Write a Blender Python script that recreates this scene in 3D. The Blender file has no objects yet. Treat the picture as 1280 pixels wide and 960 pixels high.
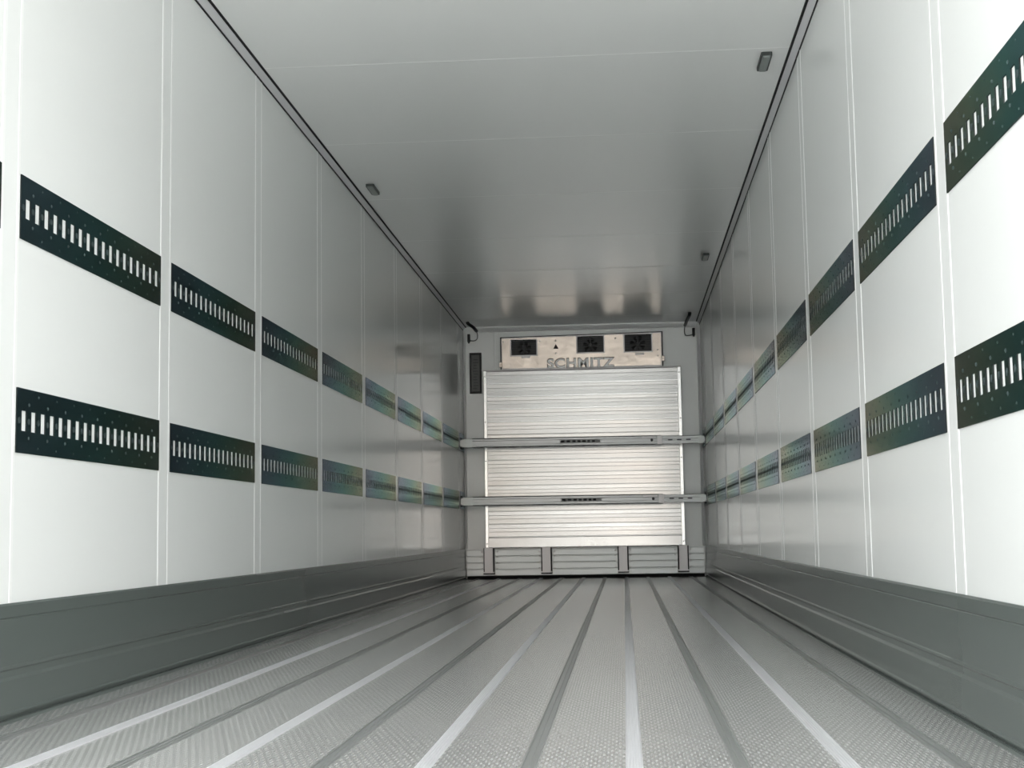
import bpy, bmesh, math, random
from mathutils import Vector, Matrix
random.seed(4)
sc = bpy.context.scene
COL = sc.collection

# ------------------------------------------------------------------ camera
F_PX = 1782.47
CAM = Vector((0.4072, 0.0, 0.4798))
PITCH, YAW, ROLL = 0.10312, 0.07671, -0.01532
cam_d = bpy.data.cameras.new('camera')
cam_d.sensor_fit = 'HORIZONTAL'
cam_d.sensor_width = 36.0
cam_d.lens = F_PX / 1280.0 * 36.0
cam_d.clip_start = 0.05
cam_d.clip_end = 500
cam = bpy.data.objects.new('camera', cam_d)
COL.objects.link(cam)
fwd = Vector((-math.sin(YAW) * math.cos(PITCH), math.cos(YAW) * math.cos(PITCH), math.sin(PITCH)))
r0 = Vector((math.cos(YAW), math.sin(YAW), 0))
u0 = r0.cross(fwd)
c_, s_ = math.cos(ROLL), math.sin(ROLL)
rv = r0 * c_ + u0 * s_
uv = u0 * c_ - r0 * s_
cam.matrix_world = Matrix((
    (rv.x, uv.x, -fwd.x, CAM.x),
    (rv.y, uv.y, -fwd.y, CAM.y),
    (rv.z, uv.z, -fwd.z, CAM.z),
    (0, 0, 0, 1)))
sc.camera = cam

# ------------------------------------------------------------------ light: an overcast sky seen through the open rear doors
LOW_L = (1.05, 1.08, 1.05)        # what stands low behind the trailer, on the left: a shaded yard
LOW_R = (2.45, 2.15, 1.9)         # and on the right: a bright, slightly warm gap
SKY = (9.1, 9.25, 9.15)          # the bright cloud layer over it
SIDEWAYS = 0.44                 # sky dimmed at the sides and overhead to keep the near walls less bright
SKY_STRENGTH = 1.0
EXPOSURE = 0.0
w = bpy.data.worlds.new('overcast_sky')
sc.world = w
w.use_nodes = True
nt = w.node_tree
nt.nodes.clear()
tc = nt.nodes.new('ShaderNodeTexCoord')
sp = nt.nodes.new('ShaderNodeSeparateXYZ')
nt.links.new(tc.outputs['Generated'], sp.inputs[0])
ramp = nt.nodes.new('ShaderNodeMapRange')
ramp.interpolation_type = 'SMOOTHSTEP'
ramp.inputs['From Min'].default_value = -0.035
ramp.inputs['From Max'].default_value = 0.0
nt.links.new(sp.outputs['X'], ramp.inputs['Value'])
mixc = nt.nodes.new('ShaderNodeMix')
mixc.data_type = 'RGBA'
mixc.inputs[6].default_value = (*LOW_L, 1)
mixc.inputs[7].default_value = (*LOW_R, 1)
nt.links.new(ramp.outputs[0], mixc.inputs[0])
high = nt.nodes.new('ShaderNodeMapRange')
high.interpolation_type = 'SMOOTHSTEP'
high.inputs['From Min'].default_value = 0.135
high.inputs['From Max'].default_value = 0.20
nt.links.new(sp.outputs['Z'], high.inputs['Value'])
mixh = nt.nodes.new('ShaderNodeMix')
mixh.data_type = 'RGBA'
nt.links.new(high.outputs[0], mixh.inputs[0])
nt.links.new(mixc.outputs[2], mixh.inputs[6])
mixh.inputs[7].default_value = (*SKY, 1)
side = nt.nodes.new('ShaderNodeMapRange')
side.interpolation_type = 'SMOOTHSTEP'
side.inputs['From Min'].default_value = -0.55
side.inputs['From Max'].default_value = -0.97
side.inputs['To Min'].default_value = SIDEWAYS
side.inputs['To Max'].default_value = 1.0
nt.links.new(sp.outputs['Y'], side.inputs['Value'])
vm = nt.nodes.new('ShaderNodeVectorMath')
vm.operation = 'SCALE'
nt.links.new(mixh.outputs[2], vm.inputs[0])
nt.links.new(side.outputs[0], vm.inputs['Scale'])
bg = nt.nodes.new('ShaderNodeBackground')
bg.inputs['Strength'].default_value = SKY_STRENGTH
nt.links.new(vm.outputs[0], bg.inputs['Color'])
wo = nt.nodes.new('ShaderNodeOutputWorld')
nt.links.new(bg.outputs[0], wo.inputs['Surface'])

sc.view_settings.view_transform = 'Standard'
sc.view_settings.look = 'None'
sc.view_settings.gamma = 1.0
sc.view_settings.use_curve_mapping = False
sc.view_settings.exposure = EXPOSURE
cy = sc.cycles
cy.max_bounces = 24
cy.diffuse_bounces = 16
cy.glossy_bounces = 12
cy.use_denoising = True
cy.sample_clamp_indirect = 12.0
cy.caustics_reflective = True

# ------------------------------------------------------------------ materials
def srgb(r, g, b):
    def f(c):
        c /= 255.0
        return c / 12.92 if c <= 0.04045 else ((c + 0.055) / 1.055) ** 2.4
    return (f(r), f(g), f(b), 1)

def mat(name, col, rough=0.5, metal=0.0, spec=0.5, bump=None, mottling=None, rough_var=0.0, film=None):
    """procedural principled material; bump=(scale xyz, strength, distance); mottling=(scale, amount)"""
    m = bpy.data.materials.new(name)
    m.use_nodes = True
    n = m.node_tree.nodes
    l = m.node_tree.links
    b = n['Principled BSDF']
    b.inputs['Base Color'].default_value = col
    b.inputs['Roughness'].default_value = rough
    b.inputs['Metallic'].default_value = metal
    b.inputs['Specular IOR Level'].default_value = spec
    t = n.new('ShaderNodeTexCoord')
    if mottling:
        mp = n.new('ShaderNodeMapping')
        mp.inputs['Scale'].default_value = mottling[0]
        l.new(t.outputs['Object'], mp.inputs[0])
        no = n.new('ShaderNodeTexNoise')
        no.inputs['Scale'].default_value = 1.0
        no.inputs['Detail'].default_value = 5
        l.new(mp.outputs[0], no.inputs['Vector'])
        hs = n.new('ShaderNodeMix')
        hs.data_type = 'RGBA'
        a = mottling[1]
        hs.inputs[6].default_value = (col[0] * (1 - a), col[1] * (1 - a), col[2] * (1 - a), 1)
        hs.inputs[7].default_value = (min(1, col[0] * (1 + a)), min(1, col[1] * (1 + a)), min(1, col[2] * (1 + a)), 1)
        l.new(no.outputs[0], hs.inputs[0])
        l.new(hs.outputs[2], b.inputs['Base Color'])
        if rough_var:
            mr = n.new('ShaderNodeMapRange')
            mr.inputs['From Min'].default_value = 0.3
            mr.inputs['From Max'].default_value = 0.7
            mr.inputs['To Min'].default_value = rough - rough_var
            mr.inputs['To Max'].default_value = rough + rough_var
            l.new(no.outputs[0], mr.inputs['Value'])
            l.new(mr.outputs[0], b.inputs['Roughness'])
    if bump:
        mp2 = n.new('ShaderNodeMapping')
        mp2.inputs['Scale'].default_value = bump[0]
        l.new(t.outputs['Object'], mp2.inputs[0])
        n2 = n.new('ShaderNodeTexNoise')
        n2.inputs['Scale'].default_value = 1.0
        n2.inputs['Detail'].default_value = 3
        l.new(mp2.outputs[0], n2.inputs['Vector'])
        bp = n.new('ShaderNodeBump')
        bp.inputs['Strength'].default_value = bump[1]
        bp.inputs['Distance'].default_value = bump[2]
        l.new(n2.outputs[0], bp.inputs['Height'])
        l.new(bp.outputs[0], b.inputs['Normal'])
    if film:
        b.inputs['Thin Film IOR'].default_value = film[1]
        mp3 = n.new('ShaderNodeMapping')
        mp3.inputs['Scale'].default_value = film[3]
        l.new(t.outputs['Object'], mp3.inputs[0])
        n3 = n.new('ShaderNodeTexNoise')
        n3.inputs['Scale'].default_value = 1.0
        n3.inputs['Detail'].default_value = 2
        l.new(mp3.outputs[0], n3.inputs['Vector'])
        r3 = n.new('ShaderNodeMapRange')
        s3 = n.new('ShaderNodeSeparateXYZ')
        l.new(t.outputs['Object'], s3.inputs[0])
        a3 = n.new('ShaderNodeMath')
        a3.operation = 'MULTIPLY_ADD'
        l.new(n3.outputs[0], a3.inputs[0])
        a3.inputs[1].default_value = 0.5
        l.new(s3.outputs['Y'], a3.inputs[2])
        r3.inputs['From Min'].default_value = 0.2
        r3.inputs['From Max'].default_value = 1.5
        r3.inputs['To Min'].default_value = film[0] - film[2]
        r3.inputs['To Max'].default_value = film[0] + film[2]
        l.new(a3.outputs[0], r3.inputs['Value'])
        l.new(r3.outputs[0], b.inputs['Thin Film Thickness'])
    return m

M_WALL = mat('white_wall_skin', (0.935, 0.95, 0.944, 1), 0.16, spec=0.4, bump=((6, 6, 6), 0.04, 0.004), mottling=((1.2, 1.2, 1.2), 0.012))
M_CEIL = mat('white_ceiling_skin', (0.955, 0.965, 0.958, 1), 0.27, spec=0.32, bump=((9, 9, 9), 0.04, 0.004), mottling=((1.0, 1.0, 1.0), 0.012))
M_STRIP = mat('white_joint_profile', (0.985, 0.99, 0.987, 1), 0.16, spec=0.4, mottling=((2, 2, 2), 0.01))
M_COVE = mat('pale_corner_profile', (0.74, 0.74, 0.76, 1), 0.4, mottling=((2, 2, 2), 0.015))
M_BACK = mat('grey_front_wall', (0.88, 0.89, 0.875, 1), 0.42, metal=0.45, mottling=((3, 3, 3), 0.02))
M_SEAL = mat('black_seal', (0.012, 0.012, 0.013, 1), 0.6, spec=0.3, mottling=((6, 6, 6), 0.1))
M_KICK = mat('grey_kick_plate', srgb(94, 101, 99), 0.24, metal=0.0, spec=0.5, mottling=((1.5, 0.6, 6), 0.03))
M_RAIL = mat('dark_rail_steel', srgb(48, 64, 65), 0.18, metal=0.68, bump=((30, 20, 60), 0.03, 0.001), mottling=((20, 9, 25), 0.25))
def rainbow_film(m):
    n, l = m.node_tree.nodes, m.node_tree.links
    t = n.new('ShaderNodeTexCoord')
    q = n.new('ShaderNodeSeparateXYZ')
    l.new(t.outputs['Object'], q.inputs[0])
    mp = n.new('ShaderNodeMapping')
    mp.inputs['Scale'].default_value = (1, 2.2, 11)
    l.new(t.outputs['Object'], mp.inputs[0])
    no = n.new('ShaderNodeTexNoise')
    no.inputs['Scale'].default_value = 1.0
    no.inputs['Detail'].default_value = 3
    l.new(mp.outputs[0], no.inputs['Vector'])
    ma = n.new('ShaderNodeMath')
    ma.operation = 'MULTIPLY_ADD'
    l.new(no.outputs[0], ma.inputs[0])
    ma.inputs[1].default_value = 0.55
    l.new(q.outputs['Y'], ma.inputs[2])
    mr = n.new('ShaderNodeMapRange')
    mr.inputs['From Min'].default_value = 0.15
    mr.inputs['From Max'].default_value = 1.55
    l.new(ma.outputs[0], mr.inputs['Value'])
    cr = n.new('ShaderNodeValToRGB')
    el = cr.color_ramp.elements
    el[0].position = 0.0; el[0].color = (0.6, 0.6, 0.85, 1)
    el[1].position = 1.0; el[1].color = (0.85, 0.74, 0.55, 1)
    for p, c in ((0.3, (0.42, 0.74, 0.86, 1)), (0.55, (0.38, 0.84, 0.74, 1)), (0.78, (0.72, 0.88, 0.56, 1))):
        e = el.new(p)
        e.color = c
    l.new(mr.outputs[0], cr.inputs[0])
    l.new(cr.outputs[0], n['Principled BSDF'].inputs['Specular Tint'])
rainbow_film(M_RAIL)
M_SLOT = mat('dark_slot_edge', (0.02, 0.025, 0.025, 1), 0.6, spec=0.2, mottling=((20, 20, 20), 0.1))
M_RIVET = mat('pale_rivet', srgb(64, 76, 78), 0.5, metal=0.3, mottling=((20, 20, 20), 0.05))
M_ALU = mat('brushed_aluminium', (0.50, 0.50, 0.492, 1), 0.18, metal=1.0, bump=((3, 3, 200), 0.015, 0.001), mottling=((0.8, 2, 14), 0.04), rough_var=0.03)
M_ALUF = mat('pale_aluminium_frame', (0.93, 0.93, 0.92, 1), 0.34, metal=0.35, mottling=((3, 3, 3), 0.03))
M_EDGE = mat('bright_edge_aluminium', (0.93, 0.93, 0.92, 1), 0.2, metal=1.0, mottling=((3, 3, 3), 0.02))
M_FOOT = mat('grey_aluminium_sheet', (0.66, 0.675, 0.67, 1), 0.4, metal=0.8, mottling=((1, 4, 20), 0.04))
M_BEAM = mat('grey_aluminium_beam', (0.40, 0.405, 0.405, 1), 0.34, metal=0.9, mottling=((2, 8, 30), 0.08), rough_var=0.05)
M_LEG = mat('grey_channel_metal', (0.62, 0.6, 0.6, 1), 0.4, metal=0.7, mottling=((8, 8, 3), 0.05))
M_UNIT = mat('warm_sheet_steel', (0.58, 0.505, 0.44, 1), 0.2, metal=1.0, mottling=((2.2, 2, 2.6), 0.12), bump=((3.2, 3.2, 3.2), 0.3, 0.03))
M_BROWN = mat('brown_letter_shade', (0.19, 0.155, 0.125, 1), 0.5, mottling=((9, 9, 9), 0.2))
M_DARK = mat('black_plastic', (0.012, 0.012, 0.013, 1), 0.45, mottling=((12, 12, 12), 0.15))
M_FAN = mat('dark_grille', (0.02, 0.02, 0.022, 1), 0.35, mottling=((12, 12, 12), 0.2))
M_PLAC = mat('grey_placard_face', srgb(140, 141, 138), 0.35, mottling=((60, 5, 9), 0.25))
M_MARK = mat('dark_print', (0.03, 0.03, 0.035, 1), 0.5, mottling=((20, 20, 20), 0.1))
M_STICK = mat('silver_sticker', (0.5, 0.51, 0.5, 1), 0.4, mottling=((12, 12, 12), 0.05))
M_WIRE = mat('grey_wire', (0.16, 0.16, 0.16, 1), 0.5, mottling=((20, 20, 20), 0.1))
M_LAMP = mat('grey_lamp_lens', srgb(138, 146, 144), 0.3, mottling=((40, 8, 10), 0.06))
M_LAMPH = mat('dark_lamp_housing', srgb(62, 68, 66), 0.45, mottling=((20, 20, 20), 0.08))
M_RIB = mat('bright_floor_rib', (0.76, 0.76, 0.79, 1), 0.36, metal=0.45, bump=((220, 1, 1), 0.15, 0.002), mottling=((40, 0.6, 1), 0.05))
M_GROOVE = mat('dark_floor_groove', (0.40, 0.41, 0.405, 1), 0.36, metal=0.65, mottling=((30, 0.8, 1), 0.06))
M_GROUND = mat('pale_yard_concrete', (0.84, 0.835, 0.825, 1), 0.9, spec=0.2, mottling=((0.6, 0.6, 0.6), 0.15))

def floor_material():
    m = bpy.data.materials.new('tread_aluminium')
    m.use_nodes = True
    n, l = m.node_tree.nodes, m.node_tree.links
    b = n['Principled BSDF']
    b.inputs['Metallic'].default_value = 0.6
    b.inputs['Roughness'].default_value = 0.26
    t = n.new('ShaderNodeTexCoord')
    s = n.new('ShaderNodeSeparateXYZ')
    l.new(t.outputs['Object'], s.inputs[0])
    def M(op, a, bb=None):
        k = n.new('ShaderNodeMath')
        k.operation = op
        for i, v in enumerate((a, bb)):
            if v is None:
                continue
            if isinstance(v, (int, float)):
                k.inputs[i].default_value = v
            else:
                l.new(v, k.inputs[i])
        return k.outputs[0]
    u = M('DIVIDE', s.outputs['X'], 0.0085)
    col = M('FLOOR', u)
    v = M('ADD', M('DIVIDE', s.outputs['Y'], 0.055), M('MULTIPLY', col, 0.5))
    fu = M('SUBTRACT', M('FRACT', u), 0.5)
    fv = M('SUBTRACT', M('FRACT', v), 0.5)
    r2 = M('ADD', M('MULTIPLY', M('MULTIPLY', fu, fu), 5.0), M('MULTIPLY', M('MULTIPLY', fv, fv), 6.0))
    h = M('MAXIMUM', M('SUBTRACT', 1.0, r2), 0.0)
    bp = n.new('ShaderNodeBump')
    bp.inputs['Strength'].default_value = 0.22
    bp.inputs['Distance'].default_value = 0.003
    l.new(h, bp.inputs['Height'])
    l.new(bp.outputs[0], b.inputs['Normal'])
    no = n.new('ShaderNodeTexNoise')
    no.inputs['Scale'].default_value = 1.3
    no.inputs['Detail'].default_value = 5
    l.new(t.outputs['Object'], no.inputs['Vector'])
    mr = n.new('ShaderNodeMapRange')
    mr.inputs['To Min'].default_value = 0.80
    mr.inputs['To Max'].default_value = 0.90
    l.new(no.outputs[0], mr.inputs['Value'])
    tread_shade = n.new('ShaderNodeMapRange')  # shading of the tread bumps put into the colour: light tops, dark between
    tread_shade.inputs['To Min'].default_value = 0.62
    tread_shade.inputs['To Max'].default_value = 1.02
    l.new(h, tread_shade.inputs['Value'])
    shade = M('MULTIPLY', mr.outputs[0], tread_shade.outputs[0])
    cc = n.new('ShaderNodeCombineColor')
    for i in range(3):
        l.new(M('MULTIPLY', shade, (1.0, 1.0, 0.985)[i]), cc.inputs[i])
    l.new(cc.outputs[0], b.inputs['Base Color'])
    return m
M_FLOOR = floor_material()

# ------------------------------------------------------------------ helpers
def obj(name, bm, mats, parent=None, smooth=False):
    me = bpy.data.meshes.new(name)
    bmesh.ops.recalc_face_normals(bm, faces=bm.faces[:])
    bm.to_mesh(me)
    bm.free()
    for m in (mats if isinstance(mats, (list, tuple)) else [mats]):
        me.materials.append(m)
    if smooth:
        for p in me.polygons:
            p.use_smooth = True
    o = bpy.data.objects.new(name, me)
    COL.objects.link(o)
    if parent is not None:
        o.parent = parent
    return o

def tag(o, label, cat, group=None):
    o['label'] = label
    o['category'] = cat
    if group:
        o['group'] = group
    return o

def thing(name, label, cat, loc, group=None):
    o = bpy.data.objects.new(name, None)
    o.empty_display_size = 0.1
    COL.objects.link(o)
    o.location = loc
    return tag(o, label, cat, group)

def struct(name, bm, mats, smooth=False):
    o = obj(name, bm, mats, None, smooth)
    o['kind'] = 'structure'
    return o

def box(bm, x0, x1, y0, y1, z0, z1, mi=0, bevel=0.0):
    vs = [bm.verts.new((x, y, z)) for x in (x0, x1) for y in (y0, y1) for z in (z0, z1)]
    idx = [(0, 1, 3, 2), (4, 6, 7, 5), (0, 4, 5, 1), (2, 3, 7, 6), (0, 2, 6, 4), (1, 5, 7, 3)]
    fs = []
    for q in idx:
        f = bm.faces.new([vs[i] for i in q])
        f.material_index = mi
        fs.append(f)
    if bevel > 0:
        es = list({e for f in fs for e in f.edges})
        r = bmesh.ops.bevel(bm, geom=es, offset=bevel, segments=2, affect='EDGES', profile=0.5)
        for f in r['faces']:
            f.material_index = mi
    return fs

def prism(bm, poly, axis, a0, a1, mi=0):
    """closed 2D outline swept along an axis; axis 'y': poly=(x,z); 'x': poly=(y,z); 'z': poly=(x,y)"""
    def P(p, a):
        return {'y': (p[0], a, p[1]), 'x': (a, p[0], p[1]), 'z': (p[0], p[1], a)}[axis]
    A = [bm.verts.new(P(p, a0)) for p in poly]
    B = [bm.verts.new(P(p, a1)) for p in poly]
    n = len(poly)
    for i in range(n):
        f = bm.faces.new((A[i], A[(i + 1) % n], B[(i + 1) % n], B[i]))
        f.material_index = mi
    f = bm.faces.new(A); f.material_index = mi
    f = bm.faces.new(B[::-1]); f.material_index = mi

def disc(bm, c, axis, r, h, seg=8, mi=0, top=0.6):
    """small domed rivet: axis = unit Vector it stands along"""
    ax = Vector(axis).normalized()
    t1 = ax.orthogonal().normalized()
    t2 = ax.cross(t1)
    c = Vector(c)
    A = [bm.verts.new(c + (t1 * math.cos(2 * math.pi * i / seg) + t2 * math.sin(2 * math.pi * i / seg)) * r) for i in range(seg)]
    B = [bm.verts.new(c + ax * h + (t1 * math.cos(2 * math.pi * i / seg) + t2 * math.sin(2 * math.pi * i / seg)) * r * top) for i in range(seg)]
    for i in range(seg):
        bm.faces.new((A[i], A[(i + 1) % seg], B[(i + 1) % seg], B[i])).material_index = mi
    bm.faces.new(B).material_index = mi

def tube(bm, pts, r, seg=8, mi=0):
    pts = [Vector(p) for p in pts]
    rings = []
    prev = None
    for i, p in enumerate(pts):
        d = (pts[min(i + 1, len(pts) - 1)] - pts[max(i - 1, 0)]).normalized()
        t1 = d.orthogonal().normalized() if prev is None else (prev - d * prev.dot(d)).normalized()
        prev = t1
        t2 = d.cross(t1)
        rr = r[i] if isinstance(r, (list, tuple)) else r
        rings.append([bm.verts.new(p + (t1 * math.cos(2 * math.pi * k / seg) + t2 * math.sin(2 * math.pi * k / seg)) * rr) for k in range(seg)])
    for a, b in zip(rings, rings[1:]):
        for k in range(seg):
            bm.faces.new((a[k], a[(k + 1) % seg], b[(k + 1) % seg], b[k])).material_index = mi
    bm.faces.new(rings[0][::-1]).material_index = mi
    bm.faces.new(rings[-1]).material_index = mi

def smooth_path(pts, n=6):
    pts = [Vector(p) for p in pts]
    out = []
    P = [pts[0]] + pts + [pts[-1]]
    for i in range(1, len(P) - 2):
        for k in range(n):
            t = k / n
            a, b, c, d = P[i - 1], P[i], P[i + 1], P[i + 2]
            out.append(0.5 * ((2 * b) + (c - a) * t + (2 * a - 5 * b + 4 * c - d) * t * t + (3 * b - a - 3 * c + d) * t ** 3))
    out.append(pts[-1])
    return out

# ------------------------------------------------------------------ main measures (metres)
HW = 1.23                      # half the inner width
H = 2.6116                     # inner height
Y0 = 1.45                      # rear opening
L = 14.698                     # front wall
PITCH_Y = 1.31765              # wall panel pitch
SW = 0.12544                   # joint profile width
S0 = {-1: 3.7347, 1: 2.36672}  # where a rail starts on each wall
ROW = {'upper': (1.3015, 1.4808), 'lower': (0.7132, 0.8907)}

# ------------------------------------------------------------------ setting
bm = bmesh.new(); box(bm, -60, 60, -80, 60, -1.35, -1.25); struct('ground', bm, M_GROUND)
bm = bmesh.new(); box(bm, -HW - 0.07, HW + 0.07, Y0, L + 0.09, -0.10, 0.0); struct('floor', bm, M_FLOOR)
bm = bmesh.new(); box(bm, -HW - 0.07, HW + 0.07, Y0, L + 0.09, H, H + 0.09); struct('ceiling', bm, M_CEIL)
bm = bmesh.new(); box(bm, -HW - 0.07, -HW, Y0, L, 0.0, H); struct('wall_left', bm, M_WALL)
bm = bmesh.new(); box(bm, HW, HW + 0.07, Y0, L, 0.0, H); struct('wall_right', bm, M_WALL)
bm = bmesh.new(); box(bm, -HW - 0.07, HW + 0.07, L, L + 0.09, 0.0, H); struct('wall_back', bm, M_BACK)

ntrim = 0
def trim(bm, mats, smooth=False):
    global ntrim
    ntrim += 1
    return struct('trim_%d' % ntrim, bm, mats, smooth)

# kick plates along the foot of both side walls
for sx, nm in ((-1, 'left'), (1, 'right')):
    bm = bmesh.new()
    x = lambda d: sx * (HW - d)
    poly = [(0.0, 0.3106), (0.005, 0.3106), (0.009, 0.305), (0.009, 0.274), (0.0065, 0.271), (0.009, 0.268), (0.009, 0.148),
            (0.0115, 0.145), (0.0115, 0.139), (0.008, 0.134), (0.008, 0.118), (0.014, 0.110), (0.016, 0.030), (0.019, 0.026),
            (0.019, 0.021), (0.008, 0.019), (0.008, 0.010), (0.022, 0.008), (0.022, 0.0), (0.0, 0.0)]
    prism(bm, [(x(d), z) for d, z in poly], 'y', Y0, L - 0.05)
    struct('baseboard_' + nm, bm, M_KICK)

# ceiling corner profile with its two black seals on each side
for sx in (-1, 1):
    bm = bmesh.new()
    prism(bm, [(sx * 1.2015, H), (sx * 1.2035, H - 0.006), (sx * 1.222, H - 0.0235), (sx * (HW - 0.004), H - 0.027), (sx * HW, H - 0.027), (sx * HW, H)], 'y', Y0, L)
    trim(bm, M_COVE)
    bm = bmesh.new()
    prism(bm, [(sx * 1.2015, H), (sx * 1.1915, H), (sx * 1.1945, H - 0.004), (sx * 1.2025, H - 0.004)], 'y', Y0, L)
    trim(bm, M_SEAL)
    bm = bmesh.new()
    prism(bm, [(sx * HW, H - 0.027), (sx * HW, H - 0.0345), (sx * (HW - 0.004), H - 0.0335), (sx * (HW - 0.004), H - 0.027)], 'y', Y0, L)
    trim(bm, M_SEAL)

# vertical joint profiles between the wall panels
for sx in (-1, 1):
    k = -2
    while True:
        a = S0[sx] + k * PITCH_Y - SW
        k += 1
        if a < Y0 + 0.02:
            continue
        if a + SW > L:
            break
        b = a + SW
        bm = bmesh.new()
        prism(bm, [(sx * (HW - d), y) for d, y in ((0, a), (0.0006, a + 0.001), (0.0006, b - 0.001), (0, b))], 'z', 0.3106, H - 0.0345, 0)
        for y0 in (a + 0.002, b - 0.022):
            prism(bm, [(sx * (HW - d), y) for d, y in ((0.0003, y0), (0.0017, y0 + 0.0025), (0.0017, y0 + 0.0175), (0.0003, y0 + 0.020))], 'z', 0.3106, H - 0.0345, 1)  # beads whiter than the wall: the light they catch is in their colour
        trim(bm, [M_WALL, M_STRIP])

# fine transverse joints in the ceiling skin
y = 6.262 - 3 * PITCH_Y
while y < L - 0.2:
    bm = bmesh.new()
    prism(bm, [(y - 0.008, H), (y - 0.005, H - 0.0012), (y + 0.005, H - 0.0012), (y + 0.008, H)], 'x', -1.19, 1.19)
    trim(bm, M_CEIL)
    y += PITCH_Y

# floor profiles: bright ribs and dark grooves in turn
for k in range(-7, 4):
    x = 0.4165 + k * 0.2167
    if abs(x) > 1.19:
        continue
    bm = bmesh.new()
    if k % 2 == 0:
        hw = 0.018
        pr = [(x - hw, 0)]
        for i in range(5):
            xa = x - hw + 0.002 + i * (2 * hw - 0.004) / 5
            xb = xa + (2 * hw - 0.004) / 5
            pr += [(xa + 0.0008, 0.004), (xb - 0.0012, 0.004), (xb - 0.0002, 0.0028)]
        pr += [(x + hw, 0)]
        prism(bm, pr, 'y', Y0, L - 0.05)
        trim(bm, M_RIB)
    else:
        hw = 0.017
        pr = [(x - hw, 0), (x - hw + 0.002, 0.0045), (x - hw + 0.005, 0.0045), (x - hw + 0.006, 0.0012), (x - 0.003, 0.0012), (x - 0.002, 0.0035),
              (x + 0.002, 0.0035), (x + 0.003, 0.0012), (x + hw - 0.006, 0.0012), (x + hw - 0.005, 0.0045), (x + hw - 0.002, 0.0045), (x + hw, 0)]
        prism(bm, pr, 'y', Y0, L - 0.05)
        trim(bm, M_GROOVE)

# front wall: top strip, corner profiles, seam
bm = bmesh.new(); box(bm, -1.06, 1.19, L - 0.018, L, 2.552, 2.596, bevel=0.003); trim(bm, M_STRIP)
for x0, x1 in ((-1.228, -1.205), (1.196, 1.226)):
    bm = bmesh.new(); box(bm, x0, x1, L - 0.014, L, 0.312, 2.57, bevel=0.004); trim(bm, M_STRIP)
bm = bmesh.new(); box(bm, -0.905, -0.868, L - 0.010, L, 2.136, 2.552, bevel=0.003); trim(bm, M_BACK)

# ribbed aluminium kick panel across the foot of the front wall
bm = bmesh.new()
pr = [(L, 0.03), (L - 0.045, 0.03)]
for i in range(4):
    z0 = 0.03 + i * 0.0675
    pr += [(L - 0.05, z0 + 0.006), (L - 0.05, z0 + 0.058), (L - 0.044, z0 + 0.0615), (L - 0.044, z0 + 0.0675)]
pr += [(L, 0.30)]
prism(bm, pr, 'x', -1.207, 1.207)
for xc in (-0.976, -0.388, 0.388, 0.993):
    for s in (-1, 1):
        for z in (0.105, 0.165, 0.225, 0.275):
            disc(bm, (xc + s * 0.078, L - 0.05, z), (0, -1, 0), 0.009, 0.006, 8, 1)
struct('baseboard_back', bm, [M_FOOT, M_LEG])
bm = bmesh.new(); box(bm, -1.207, 1.207, L - 0.048, L, 0.0, 0.03); trim(bm, M_SEAL)

# ------------------------------------------------------------------ lashing rails let into the side walls
ORD = ['first', 'second', 'third', 'fourth', 'fifth', 'sixth', 'seventh', 'eighth', 'ninth', 'tenth']
SLOT_P = 0.0645
def rail_bm(sx, length, height, nslots, start):
    T = 0.0035
    zc = height / 2
    zs = [0, zc - 0.028, zc - 0.007, zc + 0.007, zc + 0.028, height]
    ys = [0.0]
    slots = []
    for i in range(nslots):
        c = start + i * SLOT_P
        slots.append((c - 0.016, c + 0.016))
        ys += [c - 0.016, c + 0.016]
    ys.append(length)
    def hole(i, j):
        if i < 0 or j < 0 or i >= len(ys) - 1 or j >= len(zs) - 1:
            return True
        slot = (i % 2 == 1)
        if slot:
            return j in (1, 2, 3)
        return False
    bm = bmesh.new()
    cache = {}
    def V(i, j, top):
        k = (i, j, top)
        if k not in cache:
            cache[k] = bm.verts.new((-sx * (T if top else 0.0), ys[i], zs[j]))
        return cache[k]
    for i in range(len(ys) - 1):
        for j in range(len(zs) - 1):
            if hole(i, j):
                continue
            bm.faces.new((V(i, j, 1), V(i + 1, j, 1), V(i + 1, j + 1, 1), V(i, j + 1, 1)))
            for (di, dj, a, b) in ((-1, 0, (i, j), (i, j + 1)), (1, 0, (i + 1, j), (i + 1, j + 1)), (0, -1, (i, j), (i + 1, j)), (0, 1, (i, j + 1), (i + 1, j + 1))):
                if hole(i + di, j + dj):
                    bm.faces.new((V(*a, 1), V(*b, 1), V(*b, 0), V(*a, 0))).material_index = 2
    for i in range(-1, nslots):
        c = start + i * SLOT_P + SLOT_P / 2
        if 0.008 < c < length - 0.008:
            disc(bm, (-sx * T, c, zc), (-sx, 0, 0), 0.0095, 0.0006, 8, 1, 0.9)
        if i < 0:
            continue
        if c > length - 0.02:
            continue
        if i % 2 == 0:
            for s in (-1, 1):
                disc(bm, (-sx * T, c, zc + s * 0.046), (-sx, 0, 0), 0.0055, 0.0014, 6, 1)
        else:
            for s in (-1, 1):
                disc(bm, (-sx * T, c, zc + s * 0.072), (-sx, 0, 0), 0.0032, 0.0008, 6, 1)
    return bm
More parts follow.
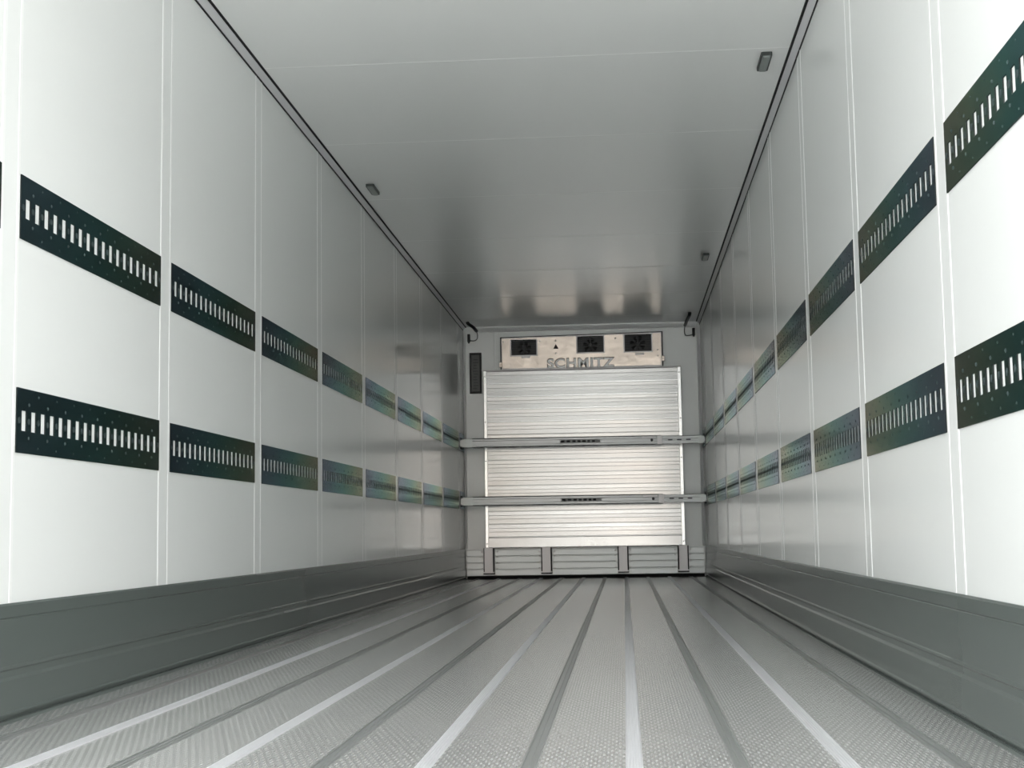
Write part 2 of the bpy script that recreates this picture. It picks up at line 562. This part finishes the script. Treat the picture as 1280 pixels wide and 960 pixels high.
for sx, side in ((-1, 'left'), (1, 'right')):
    ks = range(-1, 9) if sx < 0 else range(0, 10)
    for row in ('upper', 'lower'):
        z0, z1 = ROW[row]
        proto = None
        for n, k in enumerate(ks):
            a = S0[sx] + k * PITCH_Y
            full = PITCH_Y - SW
            if a + full < L:
                if proto is None:
                    o = proto = obj('lashing_rail', rail_bm(sx, full, z1 - z0, 18, 0.0478), [M_RAIL, M_RIVET, M_SLOT])
                else:
                    o = proto.copy()
                    COL.objects.link(o)
            else:
                ln = L - a - 0.016
                o = obj('lashing_rail', rail_bm(sx, ln, z1 - z0, int((ln - 0.05) / SLOT_P) + 1, 0.0478), [M_RAIL, M_RIVET, M_SLOT])
            o.location = (sx * HW, a, z0)
            o.name = 'lashing_rail'
            where = '%s row of %s wall' % (row, side)
            if n == 9:
                lab = 'short dark slotted lashing rail, %s, stub against the front wall' % where
            elif n == 0:
                lab = 'dark slotted lashing rail, %s, cut by the picture edge' % where
                if sx < 0 and row == 'lower':
                    lab = 'dark slotted lashing rail, %s, straight below the cut-off upper one' % where
            elif sx < 0 and row == 'lower':
                lab = 'dark slotted lashing rail, %s, %s whole one from picture edge' % (where, ORD[n - 1])
            else:
                lab = 'dark slotted lashing rail, %s, %s after the cut-off one' % (where, ORD[n - 1])
            tag(o, lab, 'rail', 'slotted lashing rails along both side walls')

# ------------------------------------------------------------------ ribbed aluminium bulkhead on four channel feet
PY = 14.538
t = thing('bulkhead_panel', 'tall ribbed aluminium bulkhead panel standing on four feet before the front wall', 'panel', (0, PY, 0.0))
bm = bmesh.new()
z0, z1 = 0.318, 2.118
n = 13
hh = (z1 - 0.105 - z0 - 0.0) / n
pr = [(0.03, z0), (0.0, z0), (-0.004, z0 + 0.004), (-0.004, z0 + 0.097), (0.0, z0 + 0.100)]
zb = z0 + 0.105
for i in range(n):
    a = zb + i * hh
    pr += [(0.0009, a), (0.0009, a + 0.003), (0.0, a + 0.008), (0.0004, a + 0.40 * hh), (-0.0006, a + 0.43 * hh), (-0.0006, a + 0.68 * hh), (0.0004, a + 0.71 * hh), (0.0, a + hh - 0.003)]
pr += [(0.0, z1), (0.03, z1)]
prism(bm, pr, 'x', -0.975, 0.985)
obj('sheet', bm, M_ALU, t)
for x0, x1 in ((-1.003, -0.972), (0.982, 1.016)):
    bm = bmesh.new(); box(bm, x0, x1, -0.014, 0.030, 0.318, 2.125, bevel=0.003)
    for z in (0.36, 0.8, 1.2, 1.6, 2.07):
        disc(bm, ((x0 + x1) / 2, -0.014, z), (0, -1, 0), 0.007, 0.004, 8, 1)
    obj('edge_profile', bm, [M_EDGE, M_LEG], t)
bm = bmesh.new(); box(bm, -1.003, 1.016, -0.010, 0.030, 2.125, 2.138, bevel=0.002); obj('top_profile', bm, M_LEG, t)
for xc in (-0.976, -0.388, 0.388, 0.993):
    bm = bmesh.new()
    prism(bm, [(xc - 0.055, 0.105), (xc - 0.055, 0.03), (xc - 0.042, 0.03), (xc - 0.042, 0.0), (xc + 0.042, 0.0), (xc + 0.042, 0.03), (xc + 0.055, 0.03), (xc + 0.055, 0.105),
               (xc + 0.051, 0.105), (xc + 0.051, 0.034), (xc + 0.038, 0.034), (xc + 0.038, 0.005), (xc - 0.038, 0.005), (xc - 0.038, 0.034), (xc - 0.051, 0.034), (xc - 0.051, 0.105)], 'z', 0.062, 0.318)
    lg = obj('leg', bm, M_LEG, t)
    bm = bmesh.new()
    for s in (-1, 1):
        box(bm, xc + s * 0.0485 - 0.006, xc + s * 0.0485 + 0.006, 0.026, 0.0295, 0.075, 0.314)
    box(bm, xc - 0.055, xc + 0.055, -0.003, 0.105, 0.050, 0.062)
    obj('rubber_edge', bm, M_SEAL, lg)

# ------------------------------------------------------------------ two load beams across the trailer
def load_beam(zl, zr, label):
    t = thing('load_beam', label, 'beam', (0, 14.29, (zl + zr) / 2), 'load beams')
    sl = (zr - zl) / 2.4
    def sh(bm):
        for v in bm.verts:
            v.co.z += sl * v.co.x
    bm = bmesh.new()
    h = 0.047
    prism(bm, [(-0.022, -h + 0.004), (-0.026, -h + 0.01), (-0.026, -0.022), (-0.020, -0.018), (-0.020, 0.016), (-0.026, 0.020), (-0.026, h - 0.01), (-0.022, h - 0.004), (-0.018, h),
               (0.018, h), (0.022, h - 0.004), (0.022, -h + 0.004), (0.018, -h), (-0.018, -h)], 'x', -1.10, 0.80)
    sh(bm); obj('tube', bm, M_BEAM, t)
    bm = bmesh.new()
    hh = 0.039
    prism(bm, [(-0.017, -hh), (-0.020, -hh + 0.004), (-0.020, -0.012), (-0.015, -0.009), (-0.015, 0.009), (-0.020, 0.012), (-0.020, hh - 0.004), (-0.017, hh), (0.017, hh), (0.017, -hh)], 'x', 0.80, 1.16)
    for xx in (0.86, 0.95, 1.04):
        box(bm, xx, xx + 0.045, -0.0165, -0.0145, -0.006, 0.006, 1)
    sh(bm); obj('sliding_sleeve', bm, [M_BEAM, M_MARK], t)
    for s in (-1, 1):
        bm = bmesh.new()
        a, b = (1.10, 1.2235) if s < 0 else (1.16, 1.2235)
        pts = [(s * a, -0.040), (s * (b - 0.03), -0.040), (s * (b - 0.012), -0.030), (s * b, -0.024), (s * b, 0.024), (s * (b - 0.012), 0.030), (s * (b - 0.03), 0.040), (s * a, 0.040)]
        prism(bm, pts, 'y', -0.016, 0.016)
        sh(bm); e = obj('end_fitting', bm, [M_BEAM, M_MARK], t)
        bm = bmesh.new()
        xa, xb = sorted((s * (b - 0.014), s * (b - 0.001)))
        box(bm, xa, xb, -0.03, 0.03, -0.055, -0.041)
        box(bm, xa, xb, -0.03, 0.03, 0.041, 0.055)
        sh(bm); obj('locking_lug', bm, M_DARK, e)
    bm = bmesh.new()
    box(bm, -0.215, 0.185, -0.0222, -0.020, -0.014, 0.014)
    x = -0.205
    rnd = random.Random(5)
    while x < 0.150:
        wd = rnd.choice((0.026, 0.030, 0.034))
        box(bm, x, x + wd, -0.0236, -0.0222, -0.010, 0.011, 1)
        x += wd + rnd.choice((0.018, 0.022))
    sh(bm); obj('sticker', bm, [M_STICK, M_MARK], t)
    bm = bmesh.new()
    box(bm, 0.60, 0.74, -0.030, -0.026, 0.021, 0.036, 0)
    disc(bm, (0.70, -0.0205, 0.0), (0, -1, 0), 0.015, 0.006, 10, 1)
    box(bm, 0.755, 0.805, -0.029, -0.0262, -0.044, 0.044, 0, bevel=0.001)
    sh(bm); obj('lock_catch', bm, [M_LEG, M_MARK], t)
load_beam(1.372, 1.366, 'upper of two grey aluminium load beams spanning the trailer before the bulkhead')
load_beam(0.787, 0.783, 'lower of two grey aluminium load beams spanning the trailer before the bulkhead')

# ------------------------------------------------------------------ evaporator unit above the bulkhead
UY = 14.575
t = thing('evaporator_unit', 'warm silver sheet-metal cooling unit with three dark fan openings above the bulkhead', 'cooling unit', (0, UY, 2.10))
GR = [(-0.715, -0.455, 2.288, 2.448), (-0.032, 0.236, 2.302, 2.470), (0.453, 0.727, 2.300, 2.476)]
bm = bmesh.new()
xs = sorted({-0.815, 0.828, *[g[0] for g in GR], *[g[1] for g in GR]})
tops = {-0.815: 2.464, 0.828: 2.484}
def ztop(x):
    return 2.466 + (x + 0.815) / 1.643 * 0.020
# front sheet with three openings, built strip by strip
for a, b in zip(xs, xs[1:]):
    g = [q for q in GR if q[0] <= a + 1e-6 and q[1] >= b - 1e-6]
    spans = [(0.044, None)] if not g else [(0.044, g[0][2] - 2.10), (g[0][3] - 2.10, None)]
    for zlo, zhi in spans:
        va = [bm.verts.new((a, 0, zlo)), bm.verts.new((b, 0, zlo)),
              bm.verts.new((b, 0, zhi if zhi is not None else ztop(b) - 2.10)), bm.verts.new((a, 0, zhi if zhi is not None else ztop(a) - 2.10))]
        vb = [bm.verts.new(v.co + Vector((0, 0.006, 0))) for v in va]
        bm.faces.new(va); bm.faces.new(vb[::-1])
        for i in range(4):
            bm.faces.new((va[i], vb[i], vb[(i + 1) % 4], va[(i + 1) % 4]))
obj('front_sheet', bm, M_UNIT, t)
bm = bmesh.new()
Lr = L - UY
vA = [(-0.823, 0.043), (0.836, 0.043), (0.836, ztop(0.836) - 2.095), (-0.823, ztop(-0.823) - 2.095)]
vB = [(-0.811, 0.053), (0.824, 0.053), (0.824, ztop(0.824) - 2.103), (-0.811, ztop(-0.811) - 2.103)]
ra = [[bm.verts.new((x, yy, z)) for x, z in vs] for vs, yy in ((vA, -0.004), (vA, Lr - 0.002), (vB, Lr - 0.002), (vB, -0.004))]
for q in range(4):
    A, B = ra[q], ra[(q + 1) % 4]
    for i in range(4):
        bm.faces.new((A[i], A[(i + 1) % 4], B[(i + 1) % 4], B[i]))
obj('casing', bm, M_LEG, t)
bm = bmesh.new()
box(bm, -0.829, -0.817, -0.008, 0.02, 0.12, ztop(-0.82) - 2.095)
box(bm, 0.831, 0.843, -0.008, 0.02, 0.15, ztop(0.83) - 2.095)
box(bm, -0.829, -0.817, -0.008, 0.02, 0.043, 0.066)
box(bm, 0.831, 0.843, -0.008, 0.02, 0.043, 0.09)
vs = [bm.verts.new(p) for p in ((-0.829, -0.008, ztop(-0.829) - 2.095), (0.843, -0.008, ztop(0.843) - 2.095), (0.843, -0.008, ztop(0.843) - 2.086), (-0.829, -0.008, ztop(-0.829) - 2.086))]
vs2 = [bm.verts.new(v.co + Vector((0, 0.03, 0))) for v in vs]
bm.faces.new(vs); bm.faces.new(vs2[::-1])
for i in range(4):
    bm.faces.new((vs[i], vs2[i], vs2[(i + 1) % 4], vs[(i + 1) % 4]))
obj('edge_seal', bm, M_DARK, t)
for x, z in ((-0.826, 0.092), (0.842, 0.118)):
    bm = bmesh.new(); box(bm, x - 0.016, x + 0.016, -0.022, 0.0, z - 0.026, z + 0.026, bevel=0.004)
    disc(bm, (x, -0.022, z), (0, -1, 0), 0.008, 0.005, 8)
    obj('clip', bm, M_UNIT, t)
for gi, (x0, x1, zz0, zz1) in enumerate(GR):
    z0g, z1g = zz0 - 2.10, zz1 - 2.10
    bm = bmesh.new()
    fr = 0.012
    for a in ((x0 - fr, x1 + fr, z0g - fr, z0g), (x0 - fr, x1 + fr, z1g, z1g + fr * 0.4), (x0 - fr, x0, z0g, z1g), (x1, x1 + fr, z0g, z1g)):
        box(bm, a[0], a[1], -0.010, 0.0, a[2], a[3])
    g = obj('fan_opening', bm, M_LEG, t)
    bm = bmesh.new()
    for i in range(7):
        z = z0g + (i + 0.5) * (z1g - z0g) / 7
        box(bm, x0, x1, 0.012, 0.016, z - 0.003, z + 0.003)
    for i in range(3):
        x = x0 + (i + 0.5) * (x1 - x0) / 3
        box(bm, x - 0.003, x + 0.003, 0.016, 0.020, z0g, z1g)
    obj('grille', bm, M_FAN, g)
    # the fan wheel behind the bars
    bm = bmesh.new()
    box(bm, x0 - 0.004, x1 + 0.004, 0.095, 0.10, z0g - 0.004, z1g + 0.004)
    for (a0, a1, b0, b1) in ((x0 - 0.005, x0, z0g, z1g), (x1, x1 + 0.005, z0g, z1g), (x0, x1, z0g - 0.005, z0g), (x0, x1, z1g, z1g + 0.004)):
        box(bm, a0, a1, 0.006, 0.095, b0, b1)
    cx_, cz_ = (x0 + x1) / 2, (z0g + z1g) / 2
    R = (z1g - z0g) * 0.46
    disc(bm, (cx_, 0.09, cz_), (0, -1, 0), R * 0.32, 0.03, 14, 0, 0.8)
    for i in range(7):
        an = 2 * math.pi * i / 7
        d1 = Vector((math.cos(an), 0, math.sin(an))); d2 = Vector((math.cos(an + 0.5), 0, math.sin(an + 0.5)))
        c0 = Vector((cx_, 0, cz_))
        q = [c0 + d1 * R * 0.3 + Vector((0, 0.085, 0)), c0 + d1 * R + Vector((0, 0.085, 0)), c0 + d2 * R + Vector((0, 0.06, 0)), c0 + d2 * R * 0.3 + Vector((0, 0.06, 0))]
        q2 = [v + Vector((0, 0.003, 0)) for v in q]
        A = [bm.verts.new(v) for v in q]; B = [bm.verts.new(v) for v in q2]
        bm.faces.new(A); bm.faces.new(B[::-1])
        for j in range(4):
            bm.faces.new((A[j], B[j], B[(j + 1) % 4], A[(j + 1) % 4]))
    obj('fan', bm, M_FAN, g)
# embossed letters, mostly hidden behind the bulkhead's top
def letters(name, offset, depth, m, yoff, x0, x1, z0, z1):
    fc = bpy.data.curves.new(name, 'FONT')
    fc.body = 'SCHMITZ'
    fc.size = 0.16
    fc.extrude = depth
    fc.offset = offset
    fc.space_character = 1.08
    tmp = bpy.data.objects.new(name + '_source', fc)
    COL.objects.link(tmp)
    dg = bpy.context.evaluated_depsgraph_get()
    me = bpy.data.meshes.new_from_object(tmp.evaluated_get(dg))
    bpy.data.objects.remove(tmp)
    me.transform(Matrix.Rotation(math.pi / 2, 4, 'X'))
    xs_ = [v.co.x for v in me.vertices]
    zs_ = [v.co.z for v in me.vertices]
    for v in me.vertices:
        v.co.x = x0 + (v.co.x - min(xs_)) / (max(xs_) - min(xs_)) * (x1 - x0)
        v.co.z = z0 + (v.co.z - min(zs_)) / (max(zs_) - min(zs_)) * (z1 - z0)
        v.co.y += yoff
    me.materials.clear()
    me.materials.append(m)
    o = bpy.data.objects.new(name, me)
    COL.objects.link(o)
    return o
lo = letters('lettering', 0.0035, 0.002, M_ALUF, -0.009, -0.340, 0.340, 0.046, 0.142)
lo.parent = t
l2 = letters('letter_shade', 0.0075, 0.003, M_BROWN, -0.003, -0.348, 0.348, 0.044, 0.150)  # brown backing stands for the shade round the raised letters
l2.parent = lo
bm = bmesh.new()
tri = [(-0.282, 0.247), (-0.226, 0.247), (-0.254, 0.296)]
A = [bm.verts.new((x, -0.003, z)) for x, z in tri]; B = [bm.verts.new((x, 0.0, z)) for x, z in tri]
bm.faces.new(A); bm.faces.new(B[::-1])
for j in range(3):
    bm.faces.new((A[j], B[j], B[(j + 1) % 3], A[(j + 1) % 3]))
obj('warning_sign', bm, M_MARK, t)
for x0, x1, z in ((-0.61, -0.52, 0.158), (0.56, 0.65, 0.163)):
    bm = bmesh.new()
    box(bm, x0, x1, -0.003, 0.0, z, z + 0.018)
    obj('small_plate', bm, M_LEG, t)
for x, z in ((-0.255, 0.20), (-0.255, 0.33), (0.79, 0.21), (0.79, 0.15), (-0.79, 0.33), (-0.42, 0.33), (0.36, 0.34)):
    bm = bmesh.new()
    disc(bm, (x, 0.0, z), (0, -1, 0), 0.008, 0.005, 8)
    obj('screw', bm, M_LEG, t)

# ------------------------------------------------------------------ narrow placard on the front wall
t = thing('placard', 'narrow upright black-framed grey placard on the front wall beside the bulkhead', 'placard', (-1.0995, L, 1.912))
bm = bmesh.new()
for a in ((-0.063, 0.063, 0.0, 0.022), (-0.063, 0.063, 0.403, 0.427), (-0.063, -0.043, 0.022, 0.403), (0.043, 0.063, 0.022, 0.403)):
    box(bm, a[0], a[1], -0.02, 0.0, a[2], a[3])
obj('frame', bm, M_DARK, t)
bm = bmesh.new()
box(bm, -0.044, 0.044, -0.010, -0.001, 0.021, 0.404)
for i in range(11):
    z = 0.05 + i * 0.030
    box(bm, -0.028 + 0.004 * (i % 3), 0.012 + 0.006 * ((i * 7) % 4), -0.0106, -0.010, z, z + 0.010, 1)
obj('face', bm, [M_PLAC, M_WIRE], t)

# ------------------------------------------------------------------ cables hanging at the two front corners
def hanging_cable(s, label, ceil_pts, wire_pts, plug):
    t = thing('hanging_cable', label, 'cable', (s * 1.12, L - 0.02, 2.45), 'cables')
    o = Vector((s * 1.12, L - 0.02, 2.45))
    bm = bmesh.new(); tube(bm, [p - o for p in smooth_path(ceil_pts)], 0.017, 10); obj('sheath', bm, M_DARK, t, True)
    bm = bmesh.new(); tube(bm, [p - o for p in smooth_path(wire_pts)], 0.005, 8); obj('wire', bm, M_WIRE, t, True)
    px, pz0, pz1 = plug
    bm = bmesh.new(); box(bm, px - 0.014 - o.x, px + 0.014 - o.x, -0.022, 0.02, pz0 - o.z, pz1 - o.z, bevel=0.004)
    box(bm, px - 0.008 - o.x, px + 0.008 - o.x, -0.014, 0.012, pz0 - 0.012 - o.z, pz0 - o.z)
    obj('plug', bm, M_DARK, t)
hanging_cable(-1, 'black cable looping from ceiling to plug above the narrow placard',
              [Vector((-1.140, 14.30, H)), Vector((-1.128, 14.31, 2.590)), Vector((-1.090, 14.40, 2.568)), Vector((-1.068, 14.52, 2.545))],
              [Vector((-1.068, 14.52, 2.545)), Vector((-1.064, 14.58, 2.505)), Vector((-1.078, 14.63, 2.472)), Vector((-1.115, 14.655, 2.462)), Vector((-1.160, 14.665, 2.470))],
              (-1.166, 2.452, 2.535))
hanging_cable(1, 'black cable looping from ceiling to plug at the front wall corner without placard',
              [Vector((1.100, 14.05, H)), Vector((1.098, 14.07, 2.585)), Vector((1.080, 14.25, 2.560)), Vector((1.070, 14.45, 2.540))],
              [Vector((1.070, 14.45, 2.540)), Vector((1.066, 14.56, 2.495)), Vector((1.080, 14.63, 2.462)), Vector((1.120, 14.655, 2.462)), Vector((1.160, 14.665, 2.475))],
              (1.166, 2.462, 2.540))

# ------------------------------------------------------------------ small ceiling lights
def ceiling_light(x, y, label):
    t = thing('ceiling_light', label, 'ceiling light', (x, y, H), 'small ceiling lights')
    bm = bmesh.new()
    # rounded-end base
    out = []
    a, b, r = 0.025, 0.115, 0.010
    for cx_, cy_, st in ((a - r, b - r, 0), (-a + r, b - r, 90), (-a + r, -b + r, 180), (a - r, -b + r, 270)):
        for i in range(5):
            an = math.radians(st + 22.5 * i)
            out.append((cx_ + r * math.cos(an), cy_ + r * math.sin(an)))
    prism(bm, out, 'z', -0.016, 0.0)
    obj('housing', bm, M_LAMPH, t)
    bm = bmesh.new()
    o2 = [(px * 0.74, py * 0.93) for px, py in out]
    o3 = [(px * 0.62, py * 0.90) for px, py in out]
    A = [bm.verts.new((*p, -0.016)) for p in o2]; B = [bm.verts.new((*p, -0.022)) for p in o3]
    for i in range(len(A)):
        bm.faces.new((A[i], A[(i + 1) % len(A)], B[(i + 1) % len(B)], B[i]))
    bm.faces.new(B); bm.faces.new(A[::-1])
    obj('lens', bm, M_LAMP, t)
ceiling_light(1.096, 6.42, 'small grey ceiling light along the right seal, nearer to the open end')
ceiling_light(-1.100, 8.583, 'small grey ceiling light along the left seal of the ceiling')
ceiling_light(1.091, 11.128, 'small grey ceiling light along the right seal, nearer to the front wall')
